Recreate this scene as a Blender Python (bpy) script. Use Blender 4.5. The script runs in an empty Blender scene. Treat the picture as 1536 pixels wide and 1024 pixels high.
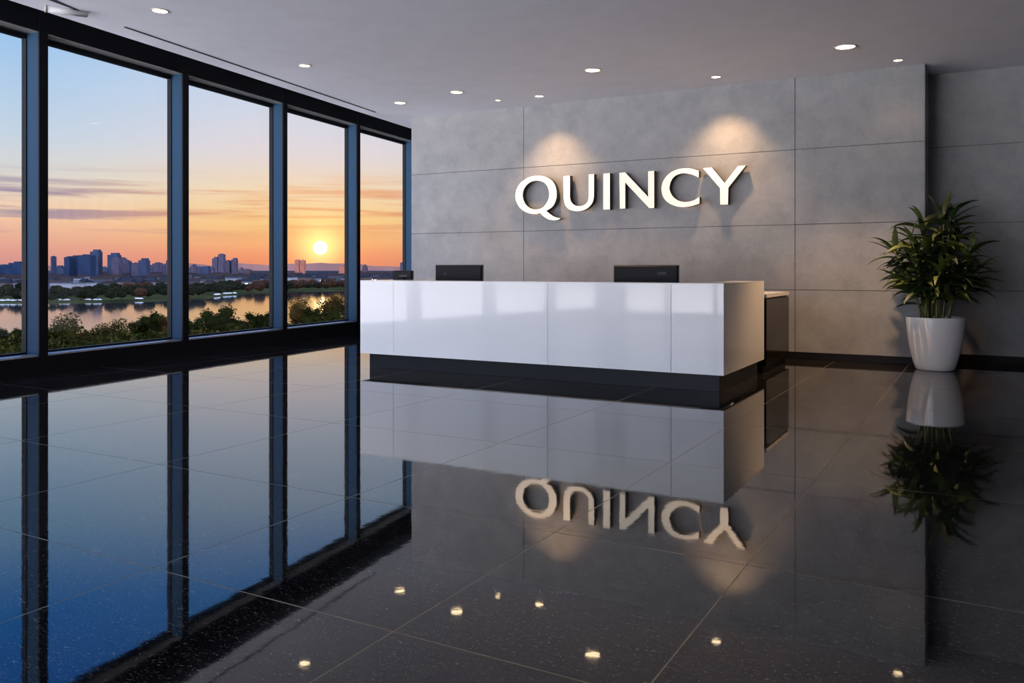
import bpy, bmesh, math, random
from mathutils import Vector, Matrix, noise
from mathutils.geometry import tessellate_polygon
C = bpy.context.scene.collection
SC = bpy.context.scene
PI = math.pi
F = 1265.0; H = 1.32; HY = 402.0
YAW = math.atan(712/1265); CA, SA = math.cos(YAW), math.sin(YAW)

# ------------------------------------------------------------------ measuring helpers
def at(px, py, z=0.0):                      # point at height z seen at a pixel of the photo
    t = (H-z)*F/(py-HY); r = (px-768)/F*t
    return Vector((r*CA-t*SA, r*SA+t*CA, z))
def far(px, t, z=0.0):                      # point at camera depth t in the direction of column px
    r = (px-768)/F*t
    return Vector((r*CA-t*SA, r*SA+t*CA, z))
def on_wall(px, py, y):                     # point of the plane y=const seen at a pixel
    k = (px-768)/F; t = y/(CA+k*SA)
    return Vector((k*t*CA-t*SA, y, H+(HY-py)*t/F))

# ------------------------------------------------------------------ materials
def nt(name):
    m = bpy.data.materials.new(name); m.use_nodes = True
    t = m.node_tree; t.nodes.clear()
    out = t.nodes.new('ShaderNodeOutputMaterial')
    return m, t, out
def node(t, ty, **kw):
    n = t.nodes.new(ty)
    for k, v in kw.items(): setattr(n, k, v)
    return n
def principled(t, out, col, rough, metal=0, ior=1.5, emis=None, es=0):
    b = node(t, 'ShaderNodeBsdfPrincipled')
    b.inputs['Base Color'].default_value = (*col, 1); b.inputs['Roughness'].default_value = rough
    b.inputs['Metallic'].default_value = metal; b.inputs['IOR'].default_value = ior
    if emis: b.inputs['Emission Color'].default_value = (*emis, 1); b.inputs['Emission Strength'].default_value = es
    t.links.new(b.outputs[0], out.inputs[0]); return b
def mat(name, col, rough=.5, metal=0, ior=1.5, emis=None, es=0, vary=0, scale=8, bump=0, bscale=60, stretch=(1,1,1), rvary=0):
    m, t, out = nt(name); b = principled(t, out, col, rough, metal, ior, emis, es)
    if vary or bump or rvary:
        tc = node(t, 'ShaderNodeTexCoord'); mp = node(t, 'ShaderNodeMapping'); mp.inputs['Scale'].default_value = stretch
        t.links.new(tc.outputs['Object'], mp.inputs[0])
    if vary or rvary:
        n = node(t, 'ShaderNodeTexNoise'); n.inputs['Scale'].default_value = scale; n.inputs['Detail'].default_value = 6
        t.links.new(mp.outputs[0], n.inputs['Vector'])
    if vary:
        r = node(t, 'ShaderNodeValToRGB'); e = r.color_ramp.elements
        e[0].position = .3; e[1].position = .7
        e[0].color = (*[c*(1-vary) for c in col], 1); e[1].color = (*[min(1, c*(1+vary)) for c in col], 1)
        t.links.new(n.outputs[0], r.inputs[0]); t.links.new(r.outputs[0], b.inputs['Base Color'])
    if rvary:
        mr = node(t, 'ShaderNodeMapRange'); mr.inputs['To Min'].default_value = max(0, rough-rvary); mr.inputs['To Max'].default_value = rough+rvary
        t.links.new(n.outputs[0], mr.inputs[0]); t.links.new(mr.outputs[0], b.inputs['Roughness'])
    if bump:
        n2 = node(t, 'ShaderNodeTexNoise'); n2.inputs['Scale'].default_value = bscale; n2.inputs['Detail'].default_value = 4
        t.links.new(mp.outputs[0], n2.inputs['Vector'])
        bp = node(t, 'ShaderNodeBump'); bp.inputs['Strength'].default_value = bump; bp.inputs['Distance'].default_value = .01
        t.links.new(n2.outputs[0], bp.inputs['Height']); t.links.new(bp.outputs[0], b.inputs['Normal'])
    return m

M = {}
M['plaster'] = mat('ceiling_plaster', (.76,.78,.87), .85, vary=.03, scale=3, bump=.1, bscale=150)
M['void'] = mat('dark_void_paint', (.03,.035,.045), .7)
M['seam'] = mat('panel_seam', (.05,.05,.05), .9)
M['frame'] = mat('window_frame_black', (.006,.007,.010), .5, ior=1.18)
M['anod'] = mat('mullion_side_anodised', (.016,.040,.075), .5, ior=1.12)
M['sill'] = mat('sill_metal', (.45,.45,.46), .35, metal=.8)
M['base'] = mat('baseboard_black', (.004,.004,.005), .5, ior=1.3)
M['white'] = mat('desk_white_lacquer', (.93,.94,.95), .05, ior=1.30)
M['white_top'] = mat('desk_top_white', (.80,.80,.80), .12)
M['kick'] = mat('desk_plinth_steel', (.010,.014,.02), .30, ior=1.22, rvary=.05, scale=2)
M['cab'] = mat('cabinet_black_gloss', (.012,.010,.009), .12, ior=1.3)
M['worktop'] = mat('work_surface_grey', (.45,.45,.45), .3)
M['mon'] = mat('monitor_black_plastic', (.006,.007,.010), .45, ior=1.2)
M['monedge'] = mat('monitor_edge', (.02,.02,.022), .4, ior=1.3)
M['mark'] = mat('monitor_mark_grey', (.09,.10,.12), .5, ior=1.2)
M['screen'] = mat('monitor_screen_glass', (.01,.01,.012), .08)
M['pot'] = mat('pot_white_glaze', (.93,.93,.92), .12, ior=1.55)
M['soil'] = mat('potting_soil', (.02,.013,.009), .95, vary=.6, scale=60, bump=.6, bscale=90)
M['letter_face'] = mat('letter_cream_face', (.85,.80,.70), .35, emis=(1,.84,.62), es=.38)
M['letter_side'] = mat('letter_black_return', (.012,.011,.010), .3, metal=.3)
M['stud'] = mat('steel_stud', (.4,.4,.4), .3, metal=1)
M['ring'] = mat('downlight_trim', (.45,.42,.40), .4, metal=.3)
M['lens'] = mat('downlight_lens', (.9,.85,.75), .4, emis=(1,.74,.44), es=9)
M['slot'] = mat('air_slot_dark', (.05,.05,.055), .7)
M['tube'] = mat('blind_tube_white', (.55,.56,.58), .5)
M['joint'] = mat('floor_joint_metal', (.30,.24,.17), .35, metal=.85)
M['wall_int'] = mat('side_wall_paint', (.16,.18,.22), .8, vary=.05, scale=2)

# concrete wall tiles
def concrete():
    m, t, out = nt('wall_concrete_panel'); b = principled(t, out, (.4,.4,.4), .55)
    tc = node(t, 'ShaderNodeTexCoord')
    n1 = node(t, 'ShaderNodeTexNoise'); n1.inputs['Scale'].default_value = 2.2; n1.inputs['Detail'].default_value = 8; n1.inputs['Roughness'].default_value = .65
    n2 = node(t, 'ShaderNodeTexNoise'); n2.inputs['Scale'].default_value = 45; n2.inputs['Detail'].default_value = 5
    mx = node(t, 'ShaderNodeMath', operation='MULTIPLY_ADD'); mx.inputs[1].default_value = .25
    r = node(t, 'ShaderNodeValToRGB'); e = r.color_ramp.elements
    e[0].position = .40; e[0].color = (.185,.192,.207,1); e[1].position = .80; e[1].color = (.285,.290,.300,1)
    for n in (n1, n2): t.links.new(tc.outputs['Object'], n.inputs['Vector'])
    t.links.new(n2.outputs[0], mx.inputs[0]); t.links.new(n1.outputs[0], mx.inputs[2])
    t.links.new(mx.outputs[0], r.inputs[0]); t.links.new(r.outputs[0], b.inputs['Base Color'])
    bp = node(t, 'ShaderNodeBump'); bp.inputs['Strength'].default_value = .15; bp.inputs['Distance'].default_value = .004
    t.links.new(n2.outputs[0], bp.inputs['Height']); t.links.new(bp.outputs[0], b.inputs['Normal'])
    return m
M['concrete'] = concrete()

def floor_stone():
    m, t, out = nt('floor_polished_black_stone'); b = principled(t, out, (.012,.014,.018), .03, ior=1.62)
    tc = node(t, 'ShaderNodeTexCoord')
    # broad mottling
    n1 = node(t, 'ShaderNodeTexNoise'); n1.inputs['Scale'].default_value = 5; n1.inputs['Detail'].default_value = 9; n1.inputs['Roughness'].default_value = .7; n1.inputs['Distortion'].default_value = .6
    r1 = node(t, 'ShaderNodeValToRGB'); e = r1.color_ramp.elements
    e[0].position = .35; e[0].color = (.002,.0025,.004,1); e[1].position = .75; e[1].color = (.009,.008,.008,1)
    # fine pale flecks
    mp = node(t, 'ShaderNodeMapping'); mp.inputs['Scale'].default_value = (16, 46, 1)
    n2 = node(t, 'ShaderNodeTexNoise'); n2.inputs['Scale'].default_value = 2.2; n2.inputs['Detail'].default_value = 5; n2.inputs['Distortion'].default_value = 2.2
    r2 = node(t, 'ShaderNodeValToRGB'); e = r2.color_ramp.elements
    e[0].position = .60; e[0].color = (0,0,0,1); e[1].position = .74; e[1].color = (1,1,1,1)
    mix = node(t, 'ShaderNodeMix', data_type='RGBA'); mix.inputs[7].default_value = (.24,.21,.18,1)
    t.links.new(tc.outputs['Object'], n1.inputs['Vector']); t.links.new(tc.outputs['Object'], mp.inputs[0]); t.links.new(mp.outputs[0], n2.inputs['Vector'])
    t.links.new(n1.outputs[0], r1.inputs[0]); t.links.new(n2.outputs[0], r2.inputs[0])
    t.links.new(r2.outputs[0], mix.inputs[0]); t.links.new(r1.outputs[0], mix.inputs[6]); t.links.new(mix.outputs[2], b.inputs['Base Color'])
    rr = node(t, 'ShaderNodeMapRange'); rr.inputs['To Min'].default_value = .01; rr.inputs['To Max'].default_value = .05
    t.links.new(n1.outputs[0], rr.inputs[0]); t.links.new(rr.outputs[0], b.inputs['Roughness'])
    n3 = node(t, 'ShaderNodeTexNoise'); n3.inputs['Scale'].default_value = 7; n3.inputs['Detail'].default_value = 3
    t.links.new(tc.outputs['Object'], n3.inputs['Vector'])
    bp = node(t, 'ShaderNodeBump'); bp.inputs['Strength'].default_value = .03; bp.inputs['Distance'].default_value = .006
    t.links.new(n3.outputs[0], bp.inputs['Height']); t.links.new(bp.outputs[0], b.inputs['Normal'])
    return m
M['floor'] = floor_stone()

def glass():
    m, t, out = nt('window_glass')
    tr = node(t, 'ShaderNodeBsdfTransparent'); tr.inputs[0].default_value = (.985,.99,.99,1)
    gl = node(t, 'ShaderNodeBsdfGlossy'); gl.inputs['Roughness'].default_value = .0
    lw = node(t, 'ShaderNodeLayerWeight'); lw.inputs[0].default_value = .5
    pw = node(t, 'ShaderNodeMath', operation='POWER'); pw.inputs[1].default_value = 5
    fr = node(t, 'ShaderNodeMapRange'); fr.inputs['To Min'].default_value = .012; fr.inputs['To Max'].default_value = .30
    t.links.new(lw.outputs['Facing'], pw.inputs[0]); t.links.new(pw.outputs[0], fr.inputs[0])
    mx = node(t, 'ShaderNodeMixShader')
    t.links.new(fr.outputs[0], mx.inputs[0]); t.links.new(tr.outputs[0], mx.inputs[1]); t.links.new(gl.outputs[0], mx.inputs[2]); t.links.new(mx.outputs[0], out.inputs[0])
    return m
M['glass'] = glass()

def water():
    m, t, out = nt('river_water'); b = principled(t, out, (.02,.022,.025), .05, ior=3.0)
    tc = node(t, 'ShaderNodeTexCoord'); mp = node(t, 'ShaderNodeMapping'); mp.inputs['Scale'].default_value = (1, 1, 1)
    n = node(t, 'ShaderNodeTexNoise'); n.inputs['Scale'].default_value = .18; n.inputs['Detail'].default_value = 5
    bp = node(t, 'ShaderNodeBump'); bp.inputs['Strength'].default_value = .25; bp.inputs['Distance'].default_value = .14
    t.links.new(tc.outputs['Object'], mp.inputs[0]); t.links.new(mp.outputs[0], n.inputs['Vector']); t.links.new(n.outputs[0], bp.inputs['Height']); t.links.new(bp.outputs[0], b.inputs['Normal'])
    return m
M['water'] = water()
M['bank'] = mat('bank_grass', (.040,.037,.014), .95, ior=1.01, vary=.5, scale=.03)
M['town_ground'] = mat('town_ground', (.04,.032,.036), .95, ior=1.01, vary=.9, scale=.05)
M['hills'] = mat('far_hills', (.24,.12,.105), 1, ior=1.01, vary=.2, scale=.005)  # hazy sunset pink is put into the hill colour
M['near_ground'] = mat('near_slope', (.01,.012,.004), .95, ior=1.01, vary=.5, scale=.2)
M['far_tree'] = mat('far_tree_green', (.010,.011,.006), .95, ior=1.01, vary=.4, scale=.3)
M['far_tree_brown'] = mat('far_tree_brown', (.036,.017,.010), .95, ior=1.01, vary=.4, scale=.3)
M['bark'] = mat('bark', (.05,.035,.02), .9, ior=1.01)
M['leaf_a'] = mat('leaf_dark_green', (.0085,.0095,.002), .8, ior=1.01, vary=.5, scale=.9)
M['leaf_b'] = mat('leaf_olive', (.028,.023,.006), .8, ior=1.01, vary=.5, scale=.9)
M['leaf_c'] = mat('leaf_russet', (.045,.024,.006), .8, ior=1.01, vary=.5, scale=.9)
def plant_leaf():
    m, t, out = nt('houseplant_leaf'); b = principled(t, out, (.03,.09,.015), .5)
    oi = node(t, 'ShaderNodeTexCoord'); n = node(t, 'ShaderNodeTexNoise'); n.inputs['Scale'].default_value = 3.5; n.inputs['Detail'].default_value = 2
    r = node(t, 'ShaderNodeValToRGB'); e = r.color_ramp.elements
    e[0].position = .4; e[0].color = (.007,.024,.005,1); e[1].position = .72; e[1].color = (.085,.12,.018,1)
    t.links.new(oi.outputs['Object'], n.inputs['Vector']); t.links.new(n.outputs[0], r.inputs[0]); t.links.new(r.outputs[0], b.inputs['Base Color'])
    return m
M['pleaf'] = plant_leaf()
M['cane'] = mat('cane_stem', (.17,.17,.045), .55, vary=.5, scale=12)
M['car_w'] = mat('car_white_paint', (.75,.75,.78), .3)
M['car_g'] = mat('car_window', (.02,.02,.03), .1)
M['house'] = [mat('house_wall_%s' % n, c, .9, ior=1.01) for n, c in (('pale',(.12,.105,.12)),('grey',(.05,.048,.06)),('tan',(.085,.06,.055)),('white',(.22,.20,.22)))]
M['roofs'] = [mat('house_roof_%s' % n, c, .9, ior=1.01) for n, c in (('slate',(.018,.019,.026)),('brown',(.032,.021,.02)),('blue',(.05,.065,.09)))]
M['litwin'] = mat('lit_house_window', (.9,.8,.6), .5, emis=(1,.85,.6), es=5)

def tower_mat(name, col, sx, sz):
    m, t, out = nt(name); b = principled(t, out, col, .8, ior=1.01)
    tc = node(t, 'ShaderNodeTexCoord'); mp = node(t, 'ShaderNodeMapping'); mp.inputs['Location'].default_value = (.37,.21,.13)
    br = node(t, 'ShaderNodeTexWave', wave_type='BANDS', bands_direction='Z'); br.inputs['Scale'].default_value = sz
    bx = node(t, 'ShaderNodeTexWave', wave_type='BANDS', bands_direction='DIAGONAL'); bx.inputs['Scale'].default_value = sx
    mu = node(t, 'ShaderNodeMath', operation='MULTIPLY')
    r = node(t, 'ShaderNodeValToRGB'); e = r.color_ramp.elements
    e[0].position = .2; e[0].color = (*[c*1.12 for c in col], 1); e[1].position = .7; e[1].color = (*[c*.82 for c in col], 1)
    t.links.new(tc.outputs['Object'], mp.inputs[0])
    for x in (br, bx): t.links.new(mp.outputs[0], x.inputs['Vector'])
    t.links.new(br.outputs['Fac'], mu.inputs[0]); t.links.new(bx.outputs['Fac'], mu.inputs[1]); t.links.new(mu.outputs[0], r.inputs[0]); t.links.new(r.outputs[0], b.inputs['Base Color'])
    return m
TM = {'navy': tower_mat('tower_navy_haze', (.015,.025,.051), .02, .08), 'slate': tower_mat('tower_slate_haze', (.029,.036,.062), .025, .08),  # distance haze and sunset tint are painted into the tower colours
      'mauve': tower_mat('tower_mauve_haze', (.060,.048,.070), .03, .08), 'pinkish': tower_mat('tower_sunset_pink', (.30,.105,.07), .03, .08),
      'rose': tower_mat('tower_rose_haze', (.065,.042,.050), .03, .08)}

# ------------------------------------------------------------------ mesh helpers
class MB:
    def __init__(s): s.bm = bmesh.new(); s.mats = []
    def mi(s, m):
        if m not in s.mats: s.mats.append(m)
        return s.mats.index(m)
    def face(s, pts, m):
        f = s.bm.faces.new([s.bm.verts.new(p) for p in pts]); f.material_index = s.mi(m); return f
    def hexa(s, lo, hi, m, bevel=0):
        vs = [s.bm.verts.new(p) for p in lo+hi]; n = len(lo)
        fs = [s.bm.faces.new(vs[:n][::-1]), s.bm.faces.new(vs[n:])]
        for i in range(n): fs.append(s.bm.faces.new((vs[i], vs[(i+1)%n], vs[n+(i+1)%n], vs[n+i])))
        k = s.mi(m)
        for f in fs: f.material_index = k
        if bevel:
            es = list({e for f in fs for e in f.edges})
            bmesh.ops.bevel(s.bm, geom=es, offset=bevel, segments=2, profile=.6, affect='EDGES', clamp_overlap=True)
        return s
    def box(s, x0, x1, y0, y1, z0, z1, m, bevel=0):
        return s.hexa([(x0,y0,z0),(x1,y0,z0),(x1,y1,z0),(x0,y1,z0)], [(x0,y0,z1),(x1,y0,z1),(x1,y1,z1),(x0,y1,z1)], m, bevel)
    def lathe(s, prof, m, seg=32, c=(0,0,0), cap0=True, cap1=True):
        k = s.mi(m); rings = []
        for r, z in prof: rings.append([s.bm.verts.new((c[0]+r*math.cos(2*PI*i/seg), c[1]+r*math.sin(2*PI*i/seg), c[2]+z)) for i in range(seg)])
        for a, b in zip(rings, rings[1:]):
            for i in range(seg):
                f = s.bm.faces.new((a[i], a[(i+1)%seg], b[(i+1)%seg], b[i])); f.material_index = k; f.smooth = True
        if cap0: s.bm.faces.new(rings[0][::-1]).material_index = k
        if cap1: s.bm.faces.new(rings[-1]).material_index = k
        return s
    def tube(s, pts, rads, m, seg=8):
        k = s.mi(m); rings = []
        for i, p in enumerate(pts):
            p = Vector(p); d = (Vector(pts[min(i+1, len(pts)-1)])-Vector(pts[max(i-1, 0)])).normalized()
            u = d.cross(Vector((0,1,.01)) if abs(d.y) < .9 else Vector((1,0,0))).normalized(); v = d.cross(u)
            rings.append([s.bm.verts.new(p+(u*math.cos(2*PI*j/seg)+v*math.sin(2*PI*j/seg))*rads[i]) for j in range(seg)])
        for a, b in zip(rings, rings[1:]):
            for i in range(seg):
                f = s.bm.faces.new((a[i], a[(i+1)%seg], b[(i+1)%seg], b[i])); f.material_index = k; f.smooth = True
        s.bm.faces.new(rings[0][::-1]).material_index = k; s.bm.faces.new(rings[-1]).material_index = k
        return s
    def build(s, name, parent=None, loc=None, fix=True):
        if fix: bmesh.ops.recalc_face_normals(s.bm, faces=s.bm.faces[:])
        me = bpy.data.meshes.new(name); s.bm.to_mesh(me); s.bm.free()
        for m in s.mats: me.materials.append(m)
        o = bpy.data.objects.new(name, me); C.objects.link(o)
        if parent: o.parent = parent
        if loc is not None: o.location = loc
        return o
def thing(name, label, cat, loc=(0,0,0), rz=0, group=None):
    o = bpy.data.objects.new(name, None); C.objects.link(o); o.empty_display_size = .1
    o.location = loc; o.rotation_euler = (0,0,rz); tag(o, label, cat, group); return o
def tag(o, label, cat, group=None):
    o['label'] = label; o['category'] = cat
    if group: o['group'] = group
    return o
def struct(o, label=None):
    o['kind'] = 'structure'
    if label: o['label'] = label
    return o

# ------------------------------------------------------------------ room shell
CEIL = 4.09; WY = 12.72; XL = -9.29; XR = -0.745; RECESS = 13.5; YB = -4.0; XE = 5.2; YR = 17.4
B0 = Vector((-10.13, 5.70)); DV = Vector((-1.02, 7.58)).normalized(); NV = Vector((-DV.y, DV.x))
def fac(s, n, z): p = B0+DV*s+NV*n; return (p.x, p.y, z)
def fbox(mb, s0, s1, n0, n1, z0, z1, m, bevel=0):
    return mb.hexa([fac(s0,n0,z0), fac(s1,n0,z0), fac(s1,n1,z0), fac(s0,n1,z0)], [fac(s0,n0,z1), fac(s1,n0,z1), fac(s1,n1,z1), fac(s0,n1,z1)], m, bevel)
SB, SE = -9.95, 11.75

# floor: tiles with thin metal joints, one mesh
xs = [-12.4,-11.2,-9.65,-8.05,-6.45,-4.86,-3.2,-1.88,-.93,.75,2.4,4.0,XE]
ys = [YB,-2.4,-.8,.9,2.46,3.78,5.52,7.13,8.7,10.3,11.9,13.5,15.1,YR]
mb = MB(); G = .0035
for i in range(len(xs)-1):
    for j in range(len(ys)-1):
        mb.face([(xs[i]+G,ys[j]+G,0),(xs[i+1]-G,ys[j]+G,0),(xs[i+1]-G,ys[j+1]-G,0),(xs[i]+G,ys[j+1]-G,0)], M['floor'])
for x in xs[1:-1]: mb.face([(x-G,YB,-.0004),(x+G,YB,-.0004),(x+G,YR,-.0004),(x-G,YR,-.0004)], M['joint'])
for y in ys[1:-1]: mb.face([(xs[0],y-G,-.0004),(XE,y-G,-.0004),(XE,y+G,-.0004),(xs[0],y+G,-.0004)], M['joint'])
mb.box(xs[0], XE, YB, YR, -.3, -.02, M['void'])
struct(mb.build('floor', fix=False))

# ceiling slab stops short of the glazing; a dark recess runs along the glass
mb = MB()
a, b = fac(SB-.3, -1.22, 0), fac(SE+.2, -1.22, 0)
mb.hexa([(a[0],a[1],CEIL),(XE,a[1],CEIL),(XE,b[1],CEIL),(b[0],b[1],CEIL)], [(a[0],a[1],4.8),(XE,a[1],4.8),(XE,b[1],4.8),(b[0],b[1],4.8)], M['plaster'])
ceiling = struct(mb.build('ceiling'))
mb = MB(); fbox(mb, SB-.3, SE+.2, -1.21, .45, 4.62, 4.8, M['void'])
struct(mb.build('trim_1'), 'dark recess closing above the window head')

# back wall (a thick free standing panelled wall)
def panel_wall(name, x0, x1, y, thick, zt, xj, zj, extra=None):
    mb = MB(); g = .004; d = .018
    mb.box(x0+.002, x1-.002, y+d, y+thick, 0, zt, M['seam'])
    xx = [x0]+xj+[x1]; zz = [0]+zj+[zt]
    for i in range(len(xx)-1):
        for j in range(len(zz)-1):
            mb.box(xx[i]+(g if i else 0), xx[i+1]-(g if i < len(xx)-2 else 0), y, y+d+.003, zz[j]+(g if j else 0), zz[j+1]-(g if j < len(zz)-2 else 0), M['concrete'])
    if extra: extra(mb, zz, g)
    return struct(mb.build(name))
ZJ = [1.005, 1.955, 3.045]
def return_face(mb, zz, g):                 # the side of the wall at the recess
    for j in range(4):
        mb.box(XR-.003, XR+.015, WY+.004, RECESS, zz[j]+(g if j else 0), zz[j+1]-(g if j < 3 else 0), M['concrete'])
        mb.box(XL-.012, XL+.003, WY+.004, WY+.4, zz[j]+(g if j else 0), zz[j+1]-(g if j < 3 else 0), M['concrete'])
panel_wall('wall_back', XL, XR, WY, .8, CEIL, [-6.93, -2.43], ZJ, return_face)
panel_wall('wall_recess', XR-.3, XE, RECESS, .3, CEIL, [2.6, 5.2], ZJ)
mb = MB(); mb.box(XL, XR+.03, WY-.02, WY+.005, 0, .105, M['base'], .002); struct(mb.build('baseboard_back'))
mb = MB(); mb.box(XR+.012, XR+.035, WY-.02, RECESS-.02, 0, .105, M['base'], .002); struct(mb.build('baseboard_return'))
mb = MB(); mb.box(XR+.03, XE, RECESS-.025, RECESS+.005, 0, .105, M['base'], .002); struct(mb.build('baseboard_recess'))
mb = MB(); mb.box(XE, XE+.2, YB, YR, 0, 4.8, M['wall_int']); struct(mb.build('wall_right'))
XF = -2.3                                      # unseen wall behind the viewer: glazed for fill light up to XF, solid beyond
mb = MB(); mb.box(XF, XE+.2, YB-.25, YB, 0, 4.8, M['wall_int']); mb.box(-9.0, XF, YB-.25, YB, 4.0, 4.8, M['wall_int']); mb.box(-9.0, XF, YB-.25, YB, -.3, .12, M['base']); struct(mb.build('wall_front'))
FX = [-8.75+i*(XF+8.75)/5 for i in range(6)]
mb = MB(); mb.box(-12.6, XE+.2, YR, YR+.2, 0, 4.8, M['wall_int']); struct(mb.build('wall_rear'))

# glazed side: base curb, head beam and the bays
mb = MB()
fbox(mb, SB, SE, 0, .5, -.3, .225, M['frame'], .004); fbox(mb, SB, SE, .012, .5, .225, .247, M['sill'], .003)
struct(mb.build('trim_2'), 'black base curb under the tall windows')
mb = MB(); fbox(mb, SB, SE, 0, .45, 4.245, 4.63, M['frame'], .004)
fbox(mb, SB, SE, .015, .22, 4.236, 4.247, M['sill'])
struct(mb.build('trim_3'), 'black head beam above the tall windows')
PITCH = 2.42; CAP = .125
def mullion(s, parent):                     # s is the far edge of the mullion
    mb = MB()
    fbox(mb, s-CAP+.006, s-.03, .018, .22, .225, 4.246, M['anod'])
    fbox(mb, s-CAP-.008, s+.008, .215, .29, .225, 4.246, M['frame'])
    m = mb.build('mullion', parent)
    mb = MB(); fbox(mb, s-CAP, s, -.006, .02, .0, 4.63, M['frame'], .003); fbox(mb, s-.03, s-.002, .02, .215, .225, 4.246, M['frame'])
    mb.build('mullion_cap', m)
nw = 0
for k in range(-4, 4):
    s0 = .64+PITCH*k; s1 = s0+PITCH
    nw += 1
    mb = MB(); fbox(mb, s0+.008, s1-CAP-.008, .245, .262, .27, 4.20, M['glass'])
    w = struct(mb.build('window_%d' % nw))
    mb = MB()
    fbox(mb, s0+.008, s1-CAP-.008, .22, .285, .247, .272, M['frame'], .003)
    fbox(mb, s0+.008, s1-CAP-.008, .22, .285, 4.175, 4.246, M['frame'], .003)
    mb.build('window_frame', w)
    mullion(s1, w)
for i in range(5):                          # unseen glazing added behind the viewer for fill light; the desk mirrors it
    nw += 1
    mb = MB(); mb.box(FX[i]+.05, FX[i+1]-.05, YB-.14, YB-.12, .16, 3.96, M['glass']); w = struct(mb.build('window_%d' % nw))
    mb = MB(); mb.box(FX[i]-.05, FX[i]+.05, YB-.2, YB-.04, .12, 4.0, M['anod']); mb.box(FX[i]+.05, FX[i+1]-.05, YB-.17, YB-.09, 2.75, 2.84, M['anod']); mb.build('window_frame', w)
# solid ends of the glazed side
mb = MB(); fbox(mb, SB-.3, .64+PITCH*-4, 0, .3, 0, 4.63, M['wall_int']); fbox(mb, .64+PITCH*4, SE+.1, .02, .3, .0, 4.63, M['frame'])
struct(mb.build('wall_left'))

# slot diffuser in the ceiling and white blind tube
mb = MB(); A_, B_ = at(187, 2000, 0), None
def ceil_pt(px, py, z=CEIL):
    t = (z-H)*F/(HY-py); r = (px-768)/F*t
    return Vector((r*CA-t*SA, r*SA+t*CA, z))
p, q = ceil_pt(187, 40), ceil_pt(563, 168); d = (q-p).normalized(); n = Vector((-d.y, d.x, 0))
mb = MB(); w_ = .014
mb.hexa([tuple(p-n*w_+Vector((0,0,-.008))), tuple(q-n*w_+Vector((0,0,-.008))), tuple(q+n*w_+Vector((0,0,-.008))), tuple(p+n*w_+Vector((0,0,-.008)))],
        [tuple(p-n*w_+Vector((0,0,-.001))), tuple(q-n*w_+Vector((0,0,-.001))), tuple(q+n*w_+Vector((0,0,-.001))), tuple(p+n*w_+Vector((0,0,-.001)))], M['slot'])
tag(mb.build('air_slot'), 'long thin air slot in the ceiling running beside the windows', 'air vent')

t1, t2 = ceil_pt(70, 13, CEIL-.03), ceil_pt(131, 22, CEIL-.03)
bt = thing('blind_tube', 'short white roller blind tube under the ceiling edge at the upper left', 'blind', t1)
mb = MB(); mb.tube([(0,0,0), tuple(t2-t1)], [.034,.030], M['tube'], 20); mb.build('tube', bt)
mb = MB(); mb.tube([tuple((t2-t1).normalized()*-.02), (0,0,0)], [.040,.040], M['ring'], 20); mb.build('end_cap', bt)
p, q = ceil_pt(70, -4), ceil_pt(119, 16); d = (q-p).normalized(); n = Vector((-d.y, d.x, 0))
mb = MB(); mb.hexa([tuple(v+Vector((0,0,-.005))) for v in (p-n*.04, q-n*.012, q+n*.012, p+n*.04)], [tuple(v) for v in (p-n*.04, q-n*.012, q+n*.012, p+n*.04)], M['void'])
tag(mb.build('blind_slot'), 'short black slot in the ceiling beside the white blind tube', 'slot')
# ------------------------------------------------------------------ downlights
LAB = [((240,16),.155,'round downlight nearest the viewer at the upper left, above the second window', 26, 1),
       ((457,98),.145,'small round downlight alone between the air slot and the ceiling middle', 26, 1),
       ((600,154),.18,'round downlight closest to the left end of the grey wall', 26, 1),
       ((685,138),.185,'bright round downlight above the left part of the desk', 32, 1),
       ((747,150),.085,'tiniest round downlight, close to the back wall left of the letters', 2, 0),
       ((809,144),.135,'small downlight just above the warm patch over the letter Q', 0, 2),
       ((889,105),.205,'large round downlight in the middle of the ceiling above the desk', 60, 1),
       ((1074,115),.13,'small downlight just above the warm patch over the letter Y', 0, 2),
       ((1268,70),.23,'largest downlight, on the right side of the ceiling', 250, 1),
       ((1347,90),.11,'small downlight nearest the corner of the grey wall on the right', 3, 0)]
for (px, py), dia, lab, watt, kind in LAB:
    c = ceil_pt(px, py); r = dia/2
    if kind == 2: c.y = min(c.y, WY-.36)
    t = thing('downlight', lab, 'ceiling light', c, 0, 'recessed round downlights')
    mb = MB(); mb.lathe([(r*1.18, 0), (r*1.2, -.006), (r*1.05, -.010), (r*1.0, -.004), (r*1.0, .0)], M['ring'], 32, cap0=False, cap1=False); mb.build('trim_ring', t)
    mb = MB(); mb.lathe([(r*.0+.002, -.0045), (r*.6, -.005), (r*1.0, -.003), (r*1.0, -.001)], M['lens'], 32, cap0=True, cap1=True); mb.build('lens', t)
    L = bpy.data.lights.new('downlight_lamp', 'SPOT'); L.color = (1, .60, .30); L.shadow_soft_size = .06
    if kind == 2: L.energy = 250; L.spot_size = math.radians(84); L.spot_blend = 1
    else: L.energy = watt*3.2; L.spot_size = math.radians(80 if watt > 100 else 100); L.spot_blend = .8
    lo = bpy.data.objects.new('downlight_lamp', L); C.objects.link(lo); lo.parent = t; lo.location = (0,0,-.03)
    if kind == 2: lo.rotation_euler = (math.radians(18), 0, 0)      # tilted towards the wall

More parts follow.
